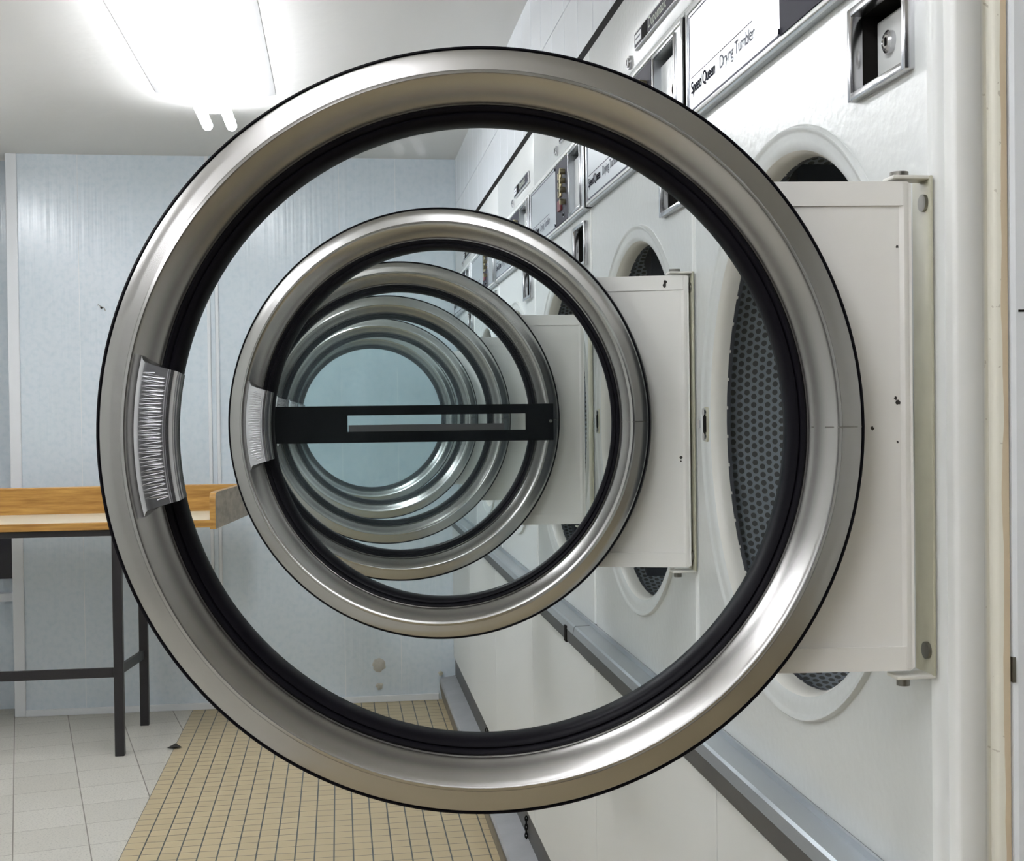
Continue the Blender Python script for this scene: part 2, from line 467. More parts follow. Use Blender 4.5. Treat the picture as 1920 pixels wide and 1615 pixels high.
# wall return and door frame beside the nearest dryer
mb = MB()
prof = [(.5525, 1.128), (.5528, 1.1085), (.5550, 1.1045), (.5575, 1.1035), (.5790, 1.1035), (.5825, 1.1075), (.5845, 1.1100), (.5890, 1.1105), (.5920, 1.1065), (.5960, 1.1045), (.6055, 1.1050), (.6066, 1.1085), (.6069, 1.128)]
mb.strip(prof, 'Z', 0, CEIL, 'stained')
struct(mb, 'trim_6', 50)
mb = MB(); mb.box(.607, 2.2, 1.104, 1.1165, 0, CEIL, 'white_trim', .006)
mb.box(.615, .64, 1.1034, 1.11, 1.4135, 1.4155, 'black')
mb.box(.6066, .6095, 1.1025, 1.112, 1.075, 1.098, 'chrome_dark')
struct(mb, 'wall_right.003')

# ------------------------------------------------------------------ dryers
def arc(c, r, a0, a1, n): return [(c[0] + r * math.cos(a0 + (a1 - a0) * i / n), c[1] + r * math.sin(a0 + (a1 - a0) * i / n)) for i in range(n + 1)]
Z0 = .868
def build_dryer():
    root = thing('tumble_dryer', '', 'dryer', (XF, YN + .4, Z0), 'open-door tumble dryers in the row')
    z = lambda a: a - Z0
    OC = (-.0025, z(1.309))     # opening centre (y, z)
    HW = .3985
    # --- front sheet with round opening and coin-box opening
    mb = MB()
    hole = arc(OC, .357, 0, 2 * PI, 144)[:-1]
    coin = [(-.360, z(1.650)), (-.230, z(1.650)), (-.230, z(1.738)), (-.360, z(1.738))]
    e = .010
    outer = [(-HW + e, 0), (HW - e, 0), (HW - e, z(1.90)), (-HW + e, z(1.90))]
    mb.sheet([outer, hole, coin], 'X', 0, 'enamel')
    for sg in (-1, 1):
        pf = [(0, sg * (HW - e)), (.0008, sg * (HW - .006)), (.003, sg * (HW - .003)), (.007, sg * (HW - .0008)), (.014, sg * HW), (.06, sg * HW)]
        mb.strip(pf, 'Z', 0, z(1.90), 'enamel_plain')
    mb.strip([(0, 0), (.03, 0)], 'Y', -HW + e, HW - e, 'enamel_plain')
    # embossed surround rolled into the opening
    sp = [(.357, 0), (.3562, -.0004), (.3555, -.0044), (.3540, -.0060), (.3512, -.0058), (.349, -.0040), (.346, -.0032), (.338, -.0028), (.331, -.0016), (.327, .0010)]
    mb.lathe(sp, (0, OC[0], OC[1]), 'X', 'enamel', 144)
    mb.lathe([(.327, .0010), (.3238, .005), (.3216, .010), (.3205, .016), (.3205, .026)], (0, OC[0], OC[1]), 'X', 'cream', 144)
    front = mb.obj('front_panel', root, 40)
    # strike plate and screws
    mb = MB()
    yl = .337 - .0025
    mb.box(-.004, .004, yl - .008, yl + .008, z(1.306) - .026, z(1.306) + .026, 'cream_dirty_shaded', .002)
    mb.box(-.006, .0, yl - .006, yl + .006, z(1.306) - .012, z(1.306) + .012, 'black', .001)
    mb.cyl((-.003, yl, z(1.306) + .018), .006, -.004, .004, 'X', 'chrome', 16)
    mb.cyl((-.003, yl, z(1.306) - .018), .006, -.004, .004, 'X', 'chrome', 16)
    mb.obj('strike_plate', root, 40)
    mb = MB(); mb.cyl((0, .372, z(1.306)), .007, -.004, .001, 'X', 'chrome', 20, .005); mb.obj('bolt', root, 40)
    # drum
    mb = MB()
    c = (0, OC[0], OC[1])
    mb.lathe([(.3205, .024), (.3205, .030), (.340, .034)], c, 'X', 'drum_plain', 96)
    mb.lathe([(.358, .034), (.358, .46)], c, 'X', 'drum', 96, uvs=True)
    mb.lathe([(.340, .034), (.358, .034)], c, 'X', 'drum_plain', 96)
    mb.lathe([(.358, .46), (.30, .48), (.05, .49), (.0001, .49)], c, 'X', 'drum_plain', 96)
    for a in (1.15, 3.24, 5.33):
        for d0, d1 in ((.06, .44),):
            ca, sa = math.cos(a), math.sin(a); t = (-sa, ca)
            pts = []
            for (rr, w) in ((.357, .035), (.30, .008), (.30, -.008), (.357, -.035)):
                pts.append((OC[0] + rr * ca + w * t[0], OC[1] + rr * sa + w * t[1]))
            mb.prism(pts, 'X', d0, d1, 'drum_plain')
    mb.obj('drum', root, 40)
    # cabinet body behind the front
    mb = MB()
    for sg in (-1, 1):
        mb.box(.03, .80, sg * (HW - .003), sg * HW, 0, z(2.098), 'enamel_plain')
    mb.box(.80, .803, -HW, HW, 0, z(2.098), 'enamel_plain')
    mb.box(.03, .80, -HW + .004, HW - .004, .0, .003, 'enamel_plain')
    mb.box(.03, .80, -HW + .004, HW - .004, z(2.095), z(2.098), 'enamel_plain')
    mb.box(.03, .80, -HW + .004, HW - .004, z(1.755), z(1.758), 'enamel_plain')
    mb.obj('cabinet_body', root)
    # --- upper access panel
    mb = MB()
    mb.box(0, .02, -HW, HW, z(1.948), z(2.1005), 'enamel', .003)
    mb.strip([(.0, z(1.948)), (-.003, z(1.944)), (-.0105, z(1.934)), (-.0105, z(1.930)), (.0, z(1.928))], 'Y', -HW, HW, 'enamel_plain')
    up = mb.obj('upper_panel', root, 40)
    mb = MB()
    b0, b1, bz0, bz1 = -.330, -.045, z(1.973), z(2.005)
    mb.box(-.006, .0, b0, b1, bz0, bz1, 'chrome', .0015)
    mb.box(-.0066, -.005, b0 + .004, b1 - .004, bz0 + .004, bz1 - .004, 'plate')
    mb.box(-.0072, -.005, b1 - .055, b1 - .010, bz0 + .008, bz1 - .008, 'white_trim')
    mb.box(-.0075, -.005, b1 - .050, b1 - .015, bz0 + .0145, bz1 - .0145, 'ink_light')
    mb.box(-.0072, -.005, b1 - .100, b1 - .062, bz0 + .004, bz1 - .004, 'black')
    badge = mb.obj('badge', up)
    t_ = text_obj('badge_lettering', 'Dupomatic', .026, 'label_line', up, (-.0070, b1 - .108, bz0 + .009), .0002, 1.05)
    mb = MB(); mb.cyl((0, .010, z(1.967)), .0125, -.005, 0, 'X', 'chrome', 28, .0125)
    mb.cyl((0, .010, z(1.967)), .0085, -.008, -.004, 'X', 'chrome', 24, .0085)
    mb.box(-.0085, -.007, .0090, .0110, z(1.967) - .005, z(1.967) + .005, 'black'); mb.obj('lock', up, 40)
    # --- control panel (fascia)
    FX = -.012
    mb = MB()
    y0, y1, f0, f1 = -HW + .002, HW - .015, z(1.762), z(1.927)
    yr0, yr1, zr0, zr1 = -.345, -.212, z(1.778), z(1.912)
    mb.sheet([[(y0, f0 + .003), (y1, f0 + .003), (y1, f1), (y0, f1)], [(yr0, zr0), (yr1, zr0), (yr1, zr1), (yr0, zr1)]], 'X', FX, 'fascia')
    mb.strip([(FX, f0 + .003), (FX + .001, f0 + .0005), (FX + .003, f0)], 'Y', y0, y1, 'fascia')
    mb.add([(FX + .003, y0, f0), (FX + .003, y1, f0), (0, y1, f0), (0, y0, f0)], [(0, 1, 2, 3)], 'alu')
    mb.add([(FX, y0, f1), (FX, y1, f1), (0, y1, f1), (0, y0, f1)], [(0, 1, 2, 3)], 'fascia')
    for yy in (y0, y1):
        mb.add([(FX, yy, f0 + .003), (FX, yy, f1), (0, yy, f1), (0, yy, f0)], [(0, 1, 2, 3)], 'black')
    mb.box(-.0015, .0, y1, HW + .002, f0, f1, 'black')
    # raised frame lips
    mb.box(FX - .0025, FX, y0, y1, f0 + .003, f0 + .0085, 'enamel_plain', .001)
    mb.box(FX - .0025, FX, y0, y1, f1 - .006, f1, 'enamel_plain', .001)
    mb.box(FX - .0025, FX, y1 - .005, y1, f0, f1, 'fascia', .001)
    mb.box(FX - .0030, FX, y0, y0 + .010, f0, f1, 'fascia', .001)
    # thin outline of the name plate
    for a_, b_, c_, d_ in ((-.025, y1 - .012, f0 + .0110, f0 + .0142), (-.025, y1 - .012, f1 - .0130, f1 - .0114), (y1 - .0142, y1 - .0125, f0 + .012, f1 - .012)):
        mb.box(FX - .0006, FX, a_, b_, c_, d_, 'ink_light')
    cp = mb.obj('control_panel', root, 30)
    # name plate writing
    text_obj('brand_lettering', 'Speed Queen', .0255, 'ink_dark', cp, (FX - .0006, .362, z(1.799)), .00045, .88)
    text_obj('model_lettering', 'Drying Tumbler', .0255, 'ink_light', cp, (FX - .0006, .218, z(1.799)), .0001, .92)
    mb = MB(); mb.box(FX - .0006, FX, .076, .362, z(1.8223), z(1.8234), 'ink_light'); mb.obj('rule_line', cp)
    # recess with the coin mechanism box
    mb = MB()
    D = .055
    for (ya, yb, za, zb) in ((yr0, yr0, zr0, zr1), (yr1, yr1, zr0, zr1)):
        mb.add([(FX, ya, za), (FX, ya, zb), (FX + D, ya, zb), (FX + D, ya, za)], [(0, 1, 2, 3)], 'alu')
    for za in (zr0, zr1):
        mb.add([(FX, yr0, za), (FX, yr1, za), (FX + D, yr1, za), (FX + D, yr0, za)], [(0, 1, 2, 3)], 'alu')
    mb.add([(FX + D, yr0, zr0), (FX + D, yr1, zr0), (FX + D, yr1, zr1), (FX + D, yr0, zr1)], [(0, 1, 2, 3)], 'alu')
    for a_, b_, c_, d_ in ((yr0 - .006, yr0, zr0 - .006, zr1 + .006), (yr1, yr1 + .006, zr0 - .006, zr1 + .006), (yr0, yr1, zr0 - .006, zr0), (yr0, yr1, zr1, zr1 + .006)):
        mb.box(FX - .0035, FX + .001, a_, b_, c_, d_, 'chrome', .001)
    mb.box(FX + .018, FX + .05, yr0 + .012, yr1 - .004, zr0 + .002, zr1 - .030, 'chrome', .004)
    mb.cyl((FX + .018, (yr0 + yr1) / 2 - .01, (zr0 + zr1) / 2), .009, -.006, 0, 'X', 'chrome', 20)
    mb.obj('coin_mechanism', cp, 40)
    # dark strip
    mb = MB(); ps0, ps1 = -.195, -.030
    mb.box(FX - .0016, FX, ps0, ps1, f0 + .0105, f1 - .0085, 'plate', .0005)
    plate = mb.obj('instruction_plate', cp)
    mb = MB()
    for zz in (f0 + .016, f1 - .014):
        mb = MB(); mb.cyl((FX - .0016, ps1 + .001, zz), .005, -.003, .001, 'X', 'chrome', 16, .003)
        mb.obj('plate_screw', cp, 40)
    # --- coin box frame
    mb = MB()
    c0, c1, cz0, cz1 = -.364, -.226, z(1.646), z(1.742)
    w = .0085
    for a_, b_, c_, d_ in ((c0, c0 + w, cz0, cz1), (c1 - w, c1, cz0, cz1), (c0 + w, c1 - w, cz0, cz0 + w), (c0 + w, c1 - w, cz1 - w, cz1)):
        mb.box(-.010, .004, a_, b_, c_, d_, 'chrome', .0012)
    cb = mb.obj('coin_box', root, 40)
    mb = MB()
    ia, ib, iz0, iz1 = c0 + w * .7, c1 - w * .7, cz0 + w * .7, cz1 - w * .7; D = .030
    for yy in (ia, ib): mb.add([(0, yy, iz0), (0, yy, iz1), (D, yy, iz1), (D, yy, iz0)], [(0, 1, 2, 3)], 'black')
    for zz in (iz0, iz1): mb.add([(0, ia, zz), (0, ib, zz), (D, ib, zz), (D, ia, zz)], [(0, 1, 2, 3)], 'black')
    mb.add([(D, ia, iz0), (D, ib, iz0), (D, ib, iz1), (D, ia, iz1)], [(0, 1, 2, 3)], 'black')
    mb.box(.020, .029, ia + .002, ib - .001, iz0 + .001, iz1 - .008, 'panel_white', .002)
    mb.obj('recess', cb)
    mb = MB(); lc = (.020, -.268, z(1.699))
    mb.lathe([(.0115, 0), (.0115, -.005), (.0085, -.007), (.0075, -.004), (.0070, -.004)], lc, 'X', 'chrome', 28)
    mb.cyl(lc, .0068, -.006, 0, 'X', 'chrome_dark', 20); mb.box(.0128, .015, -.2692, -.2668, lc[2] - .004, lc[2] + .004, 'black')
    mb.obj('lock', cb, 40)
    # --- hinge bracket on the cabinet
    mb = MB(); hx = .5235 - XF
    zc = z(1.309); H = .4495
    yb0 = 1.1219 - (YN + .4)
    mb.box(-.003, .0, yb0 - .0035, yb0 + .034, zc - H / 2 - .004, zc + H / 2 + .006, 'cream_dirty_shaded', .001)
    mb.box(-.012, .0, yb0 - .0038, yb0 - .0015, zc - H / 2 - .004, zc + H / 2 + .006, 'cream', .0008) if 0 else None
    for sg, zz in ((1, zc + H / 2 + .004), (-1, zc - H / 2 - .0055)):
        mb.box(hx - .020, 0, yb0 - .002, yb0 + .022, zz - .0012, zz + .0022, 'cream', .001)
    hb = mb.obj('hinge_bracket', root, 40)
    for sg, zz in ((1, zc + H / 2 + .004), (-1, zc - H / 2 - .0055)):
        mb = MB(); mb.cyl((hx - .010, yb0 + .008, zz), .0085 if sg > 0 else .006, .0022 if sg > 0 else -.008, .0060 if sg > 0 else -.001, 'Z', 'chrome_dark', 20); mb.obj('hinge_pin', hb, 40)
        mb = MB(); mb.cyl((-.003, yb0 + .008, zc + sg * (H / 2 - .018)), .008, -.003, .001, 'X', 'chrome_dark', 18); mb.obj('screw', hb, 40)
    return root, cp, plate

def build_door(root):
    """door hinged at local (hx, hy); opened square to the dryer front"""
    hx, hy, hz = .5235 - XF, 1.1219 - (YN + .4), 1.310 - Z0
    CX = -.394; C = (CX, 0, .001)
    # steel rim = the door itself
    mb = MB()
    mb.lathe([(.3325, -.0385), (.3322, -.0404), (.3306, -.0418), (.322, -.0435), (.3138, -.0452), (.3120, -.0472), (.3100, -.0484), (.3078, -.0478), (.3052, -.0452), (.3015, -.0412), (.2972, -.0358), (.2932, -.0303), (.2905, -.0256), (.2896, -.0232), (.2891, -.0226), (.2883, -.0231), (.2878, -.0220)], C, 'Y', 'steel', 192)
    # weld line of the rim at the hinge side
    for r0, r1, y0, y1 in ((.2910, .3035, -.0268, -.0438), (.3035, .310, -.0438, -.0486), (.310, .3322, -.0486, -.0405)):
        n = 4
        for i in range(n):
            ra, rb = r0 + (r1 - r0) * i / n, r0 + (r1 - r0) * (i + 1) / n
            ya, yb_ = y0 + (y1 - y0) * i / n, y0 + (y1 - y0) * (i + 1) / n
            zz = C[2]
            mb.add([(CX + ra, ya - .0003, zz - .0006), (CX + rb, yb_ - .0003, zz - .0006), (CX + rb, yb_ - .0003, zz + .0006), (CX + ra, ya - .0003, zz + .0006)], [(0, 1, 2, 3)], 'chrome_dark')
    door = mb.obj('door', root, 35, loc=(hx, hy, hz))
    # black rubber-edged shell
    mb = MB()
    mb.lathe([(.2930, .010), (.310, .002), (.331, -.0005), (.3352, -.004), (.3360, -.0355), (.3352, -.0395), (.3335, -.0405), (.3320, -.038)], C, 'Y', 'rubber', 192)
    mb.obj('edge_seal', door, 35)
    # window gasket
    mb = MB()
    mb.lathe([(.2880, -.0222), (.2865, -.0235), (.2838, -.0225), (.2826, -.0200), (.2812, -.0212), (.2785, -.0205), (.2755, -.0165), (.2738, -.0100), (.2735, -.0030), (.2740, .0060), (.280, .014), (.300, .012)], C, 'Y', 'rubber', 160)
    mb.obj('gasket', door, 50)
    mb = MB(); mb.disc(C, .2745, 'Y', 'glass', 96, .001)
    glass = mb.obj('glass', door)
    # cream hinge panel
    mb = MB(); H = .4495
    pts = [(-.020, -H / 2), (-.0035, -H / 2)] if 0 else []
    R = .306
    a = math.asin((H / 2) / R)
    poly = []
    n = 40
    for i in range(n + 1):
        t = a - 2 * a * i / n
        poly.append((CX + R * math.cos(t), R * math.sin(t)))
    poly += [(-.0045, -H / 2), (-.0005, -H / 2 + .003), (-.0005, H / 2 - .003), (-.0045, H / 2)]
    mb.prism(poly, 'Y', .0015, .020, 'cream_panel')
    band = .0225
    for sg in (1, -1):
        ztop, zin = sg * (H / 2 - .0004), sg * (H / 2 - band)
        xo = CX + math.sqrt(R * R - (H / 2) ** 2)
        mb.prism([(xo + .004, ztop), (-.009, ztop), (-.009, zin), (xo + .026, zin)], 'Y', -.0006, .002, 'cream_panel')
    mb.strip([(-.012, .0015), (-.008, -.0002), (-.004, .0006), (-.0012, .003), (-.0002, .007), (-.0002, .020)], 'Z', -H / 2 + .002, H / 2 - .002, 'cream_panel')
    mb.obj('hinge_panel', door, 30)
    # pull handle
    mb = MB()
    prof = [(.2905, -.0420, 13.3), (.2897, -.0555, 13.3), (.2888, -.0568, 13.2), (.2872, -.0576, 12.6), (.2850, -.0580, 12.3), (.278, -.0584, 12.15), (.270, -.0586, 12.0), (.2655, -.0584, 11.95), (.2648, -.0572, 11.95), (.2638, -.0572, 11.95), (.2630, -.0586, 11.9), (.2605, -.0582, 11.9), (.2580, -.0565, 11.85), (.2562, -.0525, 11.7), (.2556, -.0450, 11.5), (.2552, -.0380, 11.4), (.2600, -.0300, 11.3), (.2700, -.0260, 11.2)]
    n = 28; vs = []; fs = []
    for (r, y_, ha) in prof:
        r *= 1.035
        for i in range(n + 1):
            t = PI + math.radians(-ha + 2 * ha * i / n)
            vs.append((CX + r * math.cos(t), y_, C[2] + r * math.sin(t)))
    for j in range(len(prof) - 1):
        for i in range(n): fs.append((j * (n + 1) + i, j * (n + 1) + i + 1, (j + 1) * (n + 1) + i + 1, (j + 1) * (n + 1) + i))
    m0 = len(prof)
    for i in (0, n): fs.append(tuple(j * (n + 1) + i for j in range(m0)))
    mb.add(vs, fs, 'chrome')
    handle = mb.obj('handle', door, 50)
    # wavy grip moulding pressed into the handle
    pts = []; W = 29
    for i in range(W * 8 + 1):
        u = i / (W * 8)
        t = PI + math.radians(-10.9 + 21.8 * u)
        s_ = math.sin(u * W * 2 * PI) ; s_ = math.copysign(abs(s_) ** .55, s_)
        r = .2852 + s_ * .0098 + .0006 * math.sin(u * 31)
        t += .0018 * math.sin(u * 57 + s_)
        pts.append((CX + r * math.cos(t), -.0582 + (.0006 if r > .290 else 0), C[2] + r * math.sin(t)))
    mb = MB(); mb.tube(pts, .0006, 'grip', 5)
    # joined to the handle mesh so that it is one pressing
    for v_ in range(0): pass
    g = mb.obj('grip_moulding', door, 60)
    return door, glass, handle

root0, cp0, plate0 = build_dryer()
door0, glass0, handle0 = build_door(root0)

def tree_copy(o, parent):
    c = o.copy(); col.objects.link(c)
    if parent is not None: c.parent = parent
    for ch in list(o.children): tree_copy(ch, c)
    return c

labels = [
    'nearest white tumble dryer, its big steel porthole door filling the foreground',
    'second white tumble dryer from the camera, chrome door handle seen through the nearest porthole',
    'third white tumble dryer from the camera, door window crossed by a slotted black strap',
    'fourth white tumble dryer, porthole rim nested directly behind the black-strapped door',
    'fifth white tumble dryer, one before the farthest in the row of open doors',
    'farthest white tumble dryer, next to the pale blue end wall, smallest porthole']
phis = [5, 17, 4, 1, 6, 1]
dhx = [-.001, .010, 0, 0, 0, 0]
dryers = [root0]
copies = [tree_copy(root0, None) for k in range(1, 6)]
dryers += copies
def kid(o, base):
    for c in o.children:
        if c.name.split('.')[0] == base: return c
for k, r in enumerate(dryers):
    r.location = (XF, YN + .4 + .8 * k, Z0); r['label'] = labels[k]
    d = kid(r, 'door'); d.rotation_euler = (0, 0, math.radians(-phis[k])); d.location.x += dhx[k]
    if k >= 1:
        g = kid(d, 'glass'); g.data = g.data.copy(); g.data.materials[0] = MAT['glass_worn' if k == 1 else 'glass_dusty']

# coin slots on all but the nearest dryer (whose plate carries the printed notice)
FX = -.012
zq = lambda a: a - Z0
mb = MB()
mb.box(FX - .006, FX, -.122, -.084, -.0085, .0085, 'gold', .0015)
mb.box(FX - .0066, FX - .005, -.1035, -.1015, -.0065, .0065, 'black')
slot_mesh = mb.obj('coin_slot')
mb = MB()
mb.box(FX - .007, FX, -.124, -.082, -.0125, .0125, 'red', .0015)
red_mesh = mb.obj('coin_slot_red')
mb = MB(); mb.cyl((FX, -.160, 0), .0075, -.014, 0, 'X', 'gold', 18, .006); bm_ = mb.obj('coin_button', smooth=40); bd_ = bm_.data; bpy.data.objects.remove(bm_)
mb = MB(); mb.cyl((FX, -.150, 0), .006, -.004, 0, 'X', 'chrome', 16); mb.cyl((FX, -.150, 0), .003, -.006, -.004, 'X', 'black', 12)
key_mesh = mb.obj('key_lock')
sd, rd, kd = slot_mesh.data, red_mesh.data, key_mesh.data
for o in (slot_mesh, red_mesh, key_mesh): bpy.data.objects.remove(o)
for k, r in enumerate(dryers):
    cp = kid(r, 'control_panel')
    if k == 0: continue
    for zz, dta, lab in ((1.885, sd, None), (1.864, sd, None), (1.843, sd, None), (1.815, rd, 'dark red slot')):
        o = bpy.data.objects.new('coin_slot', dta); col.objects.link(o); o.parent = cp; o.location = (0, 0, zq(zz))
        if lab: o['label'] = lab
        o2 = bpy.data.objects.new('coin_button', bd_); col.objects.link(o2); o2.parent = cp; o2.location = (0, 0, zq(zz))
    o = bpy.data.objects.new('key_lock', kd); col.objects.link(o); o.parent = cp; o.location = (0, 0, zq(1.786))
# printed notice on the nearest instruction plate
mb = MB(); n0, n1, nz0, nz1 = -.182, -.078, zq(1.803), zq(1.905)
t = .0009
for a_, b_, c_, d_ in ((n0, n1, nz0, nz0 + t), (n0, n1, nz1 - t, nz1), (n0, n0 + t, nz0, nz1), (n1 - t, n1, nz0, nz1)):
    mb.box(FX - .0022, FX - .0014, a_, b_, c_, d_, 'label_line')
for i in range(6):
    zz = nz0 + .010 + i * .015
    mb.box(FX - .0022, FX - .0014, n0 + .010 + .008 * (i % 3), n1 - .010, zz, zz + .006, 'label_line')
mb.obj('printed_notice', kid(dryers[0], 'control_panel'))

# slotted black strap taped over the third door
d3 = kid(dryers[2], 'door')
mb = MB(); cx = -.394
a0, a1, zc, hh = cx - .318, cx + .321, -.004, .0385
s0, s1, sz0, sz1 = cx - .110, cx + .262, zc - .0155, zc + .0185
mb.sheet([[(a0, zc - hh), (a1, zc - hh), (a1, zc + hh), (a0, zc + hh)], [(s0, sz0), (s1, sz0), (s1, sz1), (s0, sz1)]], 'Y', -.0505, 'strap')
mb.sheet([[(a0, zc - hh), (a1, zc - hh), (a1, zc + hh), (a0, zc + hh)], [(s0, sz0), (s1, sz0), (s1, sz1), (s0, sz1)]], 'Y', -.0490, 'strap')
for p, q in (((a0, zc - hh), (a1, zc - hh)), ((a1, zc - hh), (a1, zc + hh)), ((a1, zc + hh), (a0, zc + hh)), ((a0, zc + hh), (a0, zc - hh)), ((s0, sz0), (s1, sz0)), ((s0, sz1), (s1, sz1)), ((s0, sz0), (s0, sz1)), ((s1, sz0), (s1, sz1))):
    mb.add([(p[0], -.0505, p[1]), (q[0], -.0505, q[1]), (q[0], -.0490, q[1]), (p[0], -.0490, p[1])], [(0, 1, 2, 3)], 'strap')
# grey strip in the lower half of the slot
mb.box(s0 + .002, s1 - .045, -.0500, -.0494, sz0, sz0 + .014, 'darksteel')
mb.cyl((a1 - .006, -.0505, zc + .002), .0035, -.0015, 0, 'Y', 'chrome_dark', 12)
mb.obj('strap', d3, label='slotted black strap')

# ------------------------------------------------------------------ lamps
def lamp(label, x, y0, y1, n=1, grp='twin-tube ceiling lamps'):
    t = thing('fluorescent_lamp', label, 'lamp', (x, (y0 + y1) / 2, CEIL), grp)
    Lh = (y1 - y0) / 2
    mb = MB()
    mb.prism([(-.215, CEIL), (-.213, CEIL - .0015), (-.09, CEIL - .032), (.09, CEIL - .032), (.213, CEIL - .0015), (.215, CEIL)], 'Y', -Lh + .14, Lh - .14, 'fixture')
    mb.v = [(p[0], p[1], p[2] - CEIL) for p in mb.v]
    for yy in (-Lh + .17, Lh - .17): mb.box(-.050, .050, yy - .008, yy + .008, -.080, -.030, 'fixture', .003)
    mb.obj('lamp_body', t)
    for sx in (-.044, .044):
        mb = MB(); mb.lathe([(.0001, -Lh), (.010, -Lh + .002), (.017, -Lh + .008), (.019, -Lh + .018), (.019, Lh - .018), (.017, Lh - .008), (.010, Lh - .002), (.0001, Lh)], (sx, 0, -.090), 'Y', 'tube', 20)
        mb.obj('tube', t, 60)
lamp('twin fluorescent ceiling lamp glaring at top left above the folding table end of the room', -.425, 3.42, 4.93)
lamp('twin fluorescent ceiling lamp over the aisle above the camera, out of the photo', -.42, -.65, .85)
lamp('twin fluorescent ceiling lamp over the aisle behind the camera, nearest the dark shop front', -.42, -3.0, -1.5)
lamp('twin fluorescent ceiling lamp over the folding table, left of the photo', -1.72, 3.42, 4.92)
lamp('twin fluorescent ceiling lamp over the left side of the room, beside the camera', -1.72, .3, 1.8)

lamp('added unseen fill lamp, twin fluorescent, over the left side behind the camera', -1.72, -2.4, -.9)  # fill lamp added to brighten the door panels that face the camera
# chips in the enamel of the two nearest doors
def chip(door, x, z_, r, seed):
    rnd = random.Random(seed); n = 9; mb = MB()
    ring = [(x + r * (.6 + .6 * rnd.random()) * math.cos(2 * PI * i / n), z_ + r * 1.2 * (.6 + .6 * rnd.random()) * math.sin(2 * PI * i / n)) for i in range(n)]
    yy = -.0009 if abs(z_) > .203 else .0011
    if x > -.0115: yy = -.0006
    mb.prism(ring, 'Y', yy, yy + .0006, 'leafmat'); mb.obj('paint_chip', door)
dA, dB = kid(dryers[0], 'door'), kid(dryers[1], 'door')
for q, (x_, z_, r_) in enumerate(((-.0145, .0225, .0022), (-.0165, .0262, .0016), (-.0385, -.001, .0016), (-.0140, .165, .0014), (-.0150, -.014, .0010))): chip(dA, x_, z_, r_, q)
for q, (x_, z_, r_) in enumerate(((-.036, .214, .0028), (-.037, .2085, .0034), (-.0145, -.055, .0022), (-.0150, -.061, .0014))): chip(dB, x_, z_, r_, 20 + q)

# ------------------------------------------------------------------ folding table
tb = thing('folding_table', 'folding table with cream top, orange wood rim and black metal legs', 'table', (-1.1, 5.44, 0))
ox, oy = -1.1, 5.44
def TB(m_, x0, x1, y0, y1, z0, z1, mat, bev=.002): m_.box(x0 - ox, x1 - ox, y0 - oy, y1 - oy, z0, z1, mat, bev)
XL = -2.30
mb = MB(); TB(mb, XL, -.49, 5.205, 5.70, .890, .916, 'laminate'); mb.obj('tabletop', tb)
mb = MB(); TB(mb, XL, -.495, 5.188, 5.206, .887, .9165, 'wood'); mb.obj('front_edging', tb)
mb = MB(); TB(mb, XL, -.43, 5.695, 5.713, .885, 1.031, 'wood', .004); mb.obj('back_board', tb)
mb = MB()
pA, pB = Vector((-.488, 5.186, 0)), Vector((-.395, 5.70, 0))
dv = (pB - pA).normalized(); nv = Vector((dv.y, -dv.x, 0))
ps = []
Lb = (pB - pA).length
prof = [(0, .880), (Lb, .895), (Lb, 1.034), (.028, 1.026), (.012, 1.022), (.003, 1.012), (0, .998)]
vs = []
for sgn in (-.024, 0):
    for (u, zz) in prof:
        p = pA + dv * u + nv * sgn; vs.append((p.x - ox, p.y - oy, zz))
n = len(prof)
mb.add(vs[n:] , [tuple(range(n))], 'wood_grey')
mb.add(vs[:n], [tuple(range(n))], 'wood')
mb.add(vs, [(i, (i + 1) % n, (i + 1) % n + n, i + n) for i in range(n)], 'wood')
mb.obj('end_board', tb, 30)
mb = MB(); TB(mb, XL + .02, -.57, 5.20, 5.225, .862, .887, 'legs'); TB(mb, XL + .02, -.57, 5.66, 5.69, .862, .887, 'legs'); TB(mb, -.887, -.853, 5.20, 5.69, .862, .887, 'legs'); mb.obj('top_frame', tb)
for (lx, ly) in ((-.887, 5.180), (-.864, 5.672), (-2.15, 5.180), (-2.13, 5.672)):
    mb = MB(); TB(mb, lx, lx + .036, ly, ly + .034, 0, .866, 'legs'); mb.obj('leg', tb)
mb = MB(); TB(mb, -2.13, -.88, 5.192, 5.204, .308, .346, 'legs'); mb.obj('crossbar', tb, label='long front crossbar')
mb = MB(); mb.obox((-.862 - ox, 5.445 - oy, .318), (.008, -.001, 0), (-.012, -.235, .012), (0, 0, .018), 'legs'); mb.obj('crossbar', tb, label='short side crossbar')
mb = MB(); mb.obox((-2.125 - ox, 5.445 - oy, .318), (.008, -.001, 0), (-.01, -.235, .012), (0, 0, .018), 'legs'); mb.obj('crossbar', tb, label='short side crossbar')

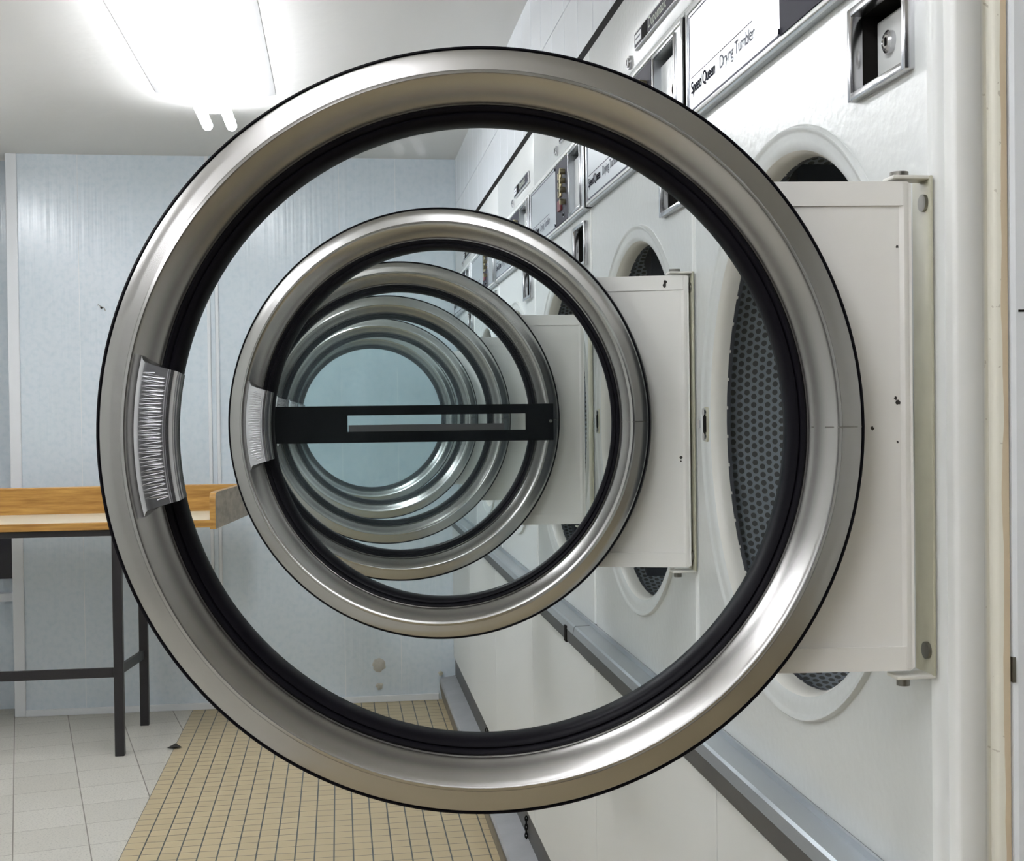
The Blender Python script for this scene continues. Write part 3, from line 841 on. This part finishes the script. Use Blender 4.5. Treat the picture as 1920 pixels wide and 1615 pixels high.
# ------------------------------------------------------------------ small things
def blob(cx, cz, r, y_, mat, thick, seed, n=22, amp=.15):
    rnd = random.Random(seed); mb = MB()
    ring = [(cx + r * (1 + amp * (rnd.random() - .5) * 2) * math.cos(2 * PI * i / n), cz + r * 1.05 * (1 + amp * (rnd.random() - .5) * 2) * math.sin(2 * PI * i / n)) for i in range(n)]
    vs = [(p[0], y_, p[1]) for p in ring] + [((p[0] - cx) * .75 + cx, y_ - thick, (p[1] - cz) * .75 + cz) for p in ring]
    fs = [(i, (i + 1) % n, (i + 1) % n + n, i + n) for i in range(n)] + [tuple(range(n, 2 * n))]
    mb.add(vs, fs, mat); return mb
tag(blob(.167, .170, .030, YB, 'filler', .004, 3).obj('plaster_patch', smooth=60), 'large round plaster patch low on the pale blue end wall', 'patch')
tag(blob(.166, .073, .015, YB, 'filler', .004, 5, amp=.3).obj('plaster_patch', smooth=60), 'small rough plaster patch just above the floor on the end wall', 'patch')
mb = blob(.450, .121, .011, YB, 'cream_dirty_shaded', .016, 9, 14, .3); tag(mb.obj('foam_blob', smooth=60), 'small dirty foam blob where the kerb meets the end wall', 'foam')
mb = MB(); pts = [(-1.062, 1.826), (-1.056, 1.829), (-1.050, 1.824), (-1.045, 1.815), (-1.036, 1.818), (-1.030, 1.812), (-1.027, 1.802)]
mb.tube([(p[0], YB - .004, p[1]) for p in pts], .0016, 'chrome_dark', 6); mb.cyl((-1.044, YB, 1.816), .005, -.006, 0, 'Y', 'leafmat', 10)
tag(mb.obj('wire_stub', smooth=60), 'little brown wire stub sticking out of the end wall beside the nearest door rim', 'wire')
mb = MB(); mb.add([(-.700, 5.262, .004), (-.672, 5.243, .010), (-.640, 5.262, .004), (-.668, 5.285, .016), (-.67, 5.262, .001)], [(0, 1, 3), (1, 2, 3), (0, 4, 1), (4, 2, 1), (0, 3, 4), (3, 2, 4)], 'leafmat')
tag(mb.obj('litter_scrap'), 'dark crumpled scrap of litter lying on the edge of the mosaic floor', 'litter')
# chain hanging by the kick plate
def chain(y_, z_top, nlk, lab, seed):
    rnd = random.Random(seed); mb = MB(); zc = z_top; yy = y_
    for i in range(nlk):
        r = .0055 + .002 * rnd.random()
        n = 12; pts = []
        flat = i % 2
        for q in range(n + 1):
            a = 2 * PI * q / n
            pts.append((.5125 + (.0 if flat else .0035 * math.cos(a)), yy + (.0045 * math.cos(a) if flat else 0), zc + r * 1.3 * math.sin(a)))
        mb.tube(pts, .0019, 'black', 5); zc -= r * 1.9; yy += .0012
    tag(mb.obj('chain', smooth=60), lab, 'chain')
chain(3.62, .168, 6, 'short black chain against the dark kick plate at the bottom of the photo', 1)
chain(4.62, .176, 6, 'short black chain on the kick plate seen through the nearest porthole', 2)

# ------------------------------------------------------------------ world, camera
w = bpy.data.worlds.new('world'); bpy.context.scene.world = w; w.use_nodes = True
w.node_tree.nodes['Background'].inputs[0].default_value = (.6, .65, .7, 1); w.node_tree.nodes['Background'].inputs[1].default_value = .05

a, b_, r_ = map(math.radians, (7.6356, .8282, .7152))
F = Vector((math.sin(a) * math.cos(b_), math.cos(a) * math.cos(b_), -math.sin(b_)))
r0 = Vector((math.cos(a), -math.sin(a), 0)); u0 = r0.cross(F)
R = math.cos(r_) * r0 - math.sin(r_) * u0; U = math.sin(r_) * r0 + math.cos(r_) * u0
cd = bpy.data.cameras.new('camera'); cam = bpy.data.objects.new('camera', cd); col.objects.link(cam)
Mx = Matrix((R, U, -F)).transposed().to_4x4(); Mx.translation = Vector((0, 0, 1.328)); cam.matrix_world = Mx
cd.sensor_fit = 'HORIZONTAL'; cd.sensor_width = 36; cd.lens = 36 * 2415.84 / 1920; cd.clip_start = .05
sc = bpy.context.scene; sc.camera = cam
sc.view_settings.view_transform = 'Standard'; sc.view_settings.look = 'None'
sc.view_settings.exposure = 0.45; sc.view_settings.gamma = 1; sc.view_settings.use_curve_mapping = False
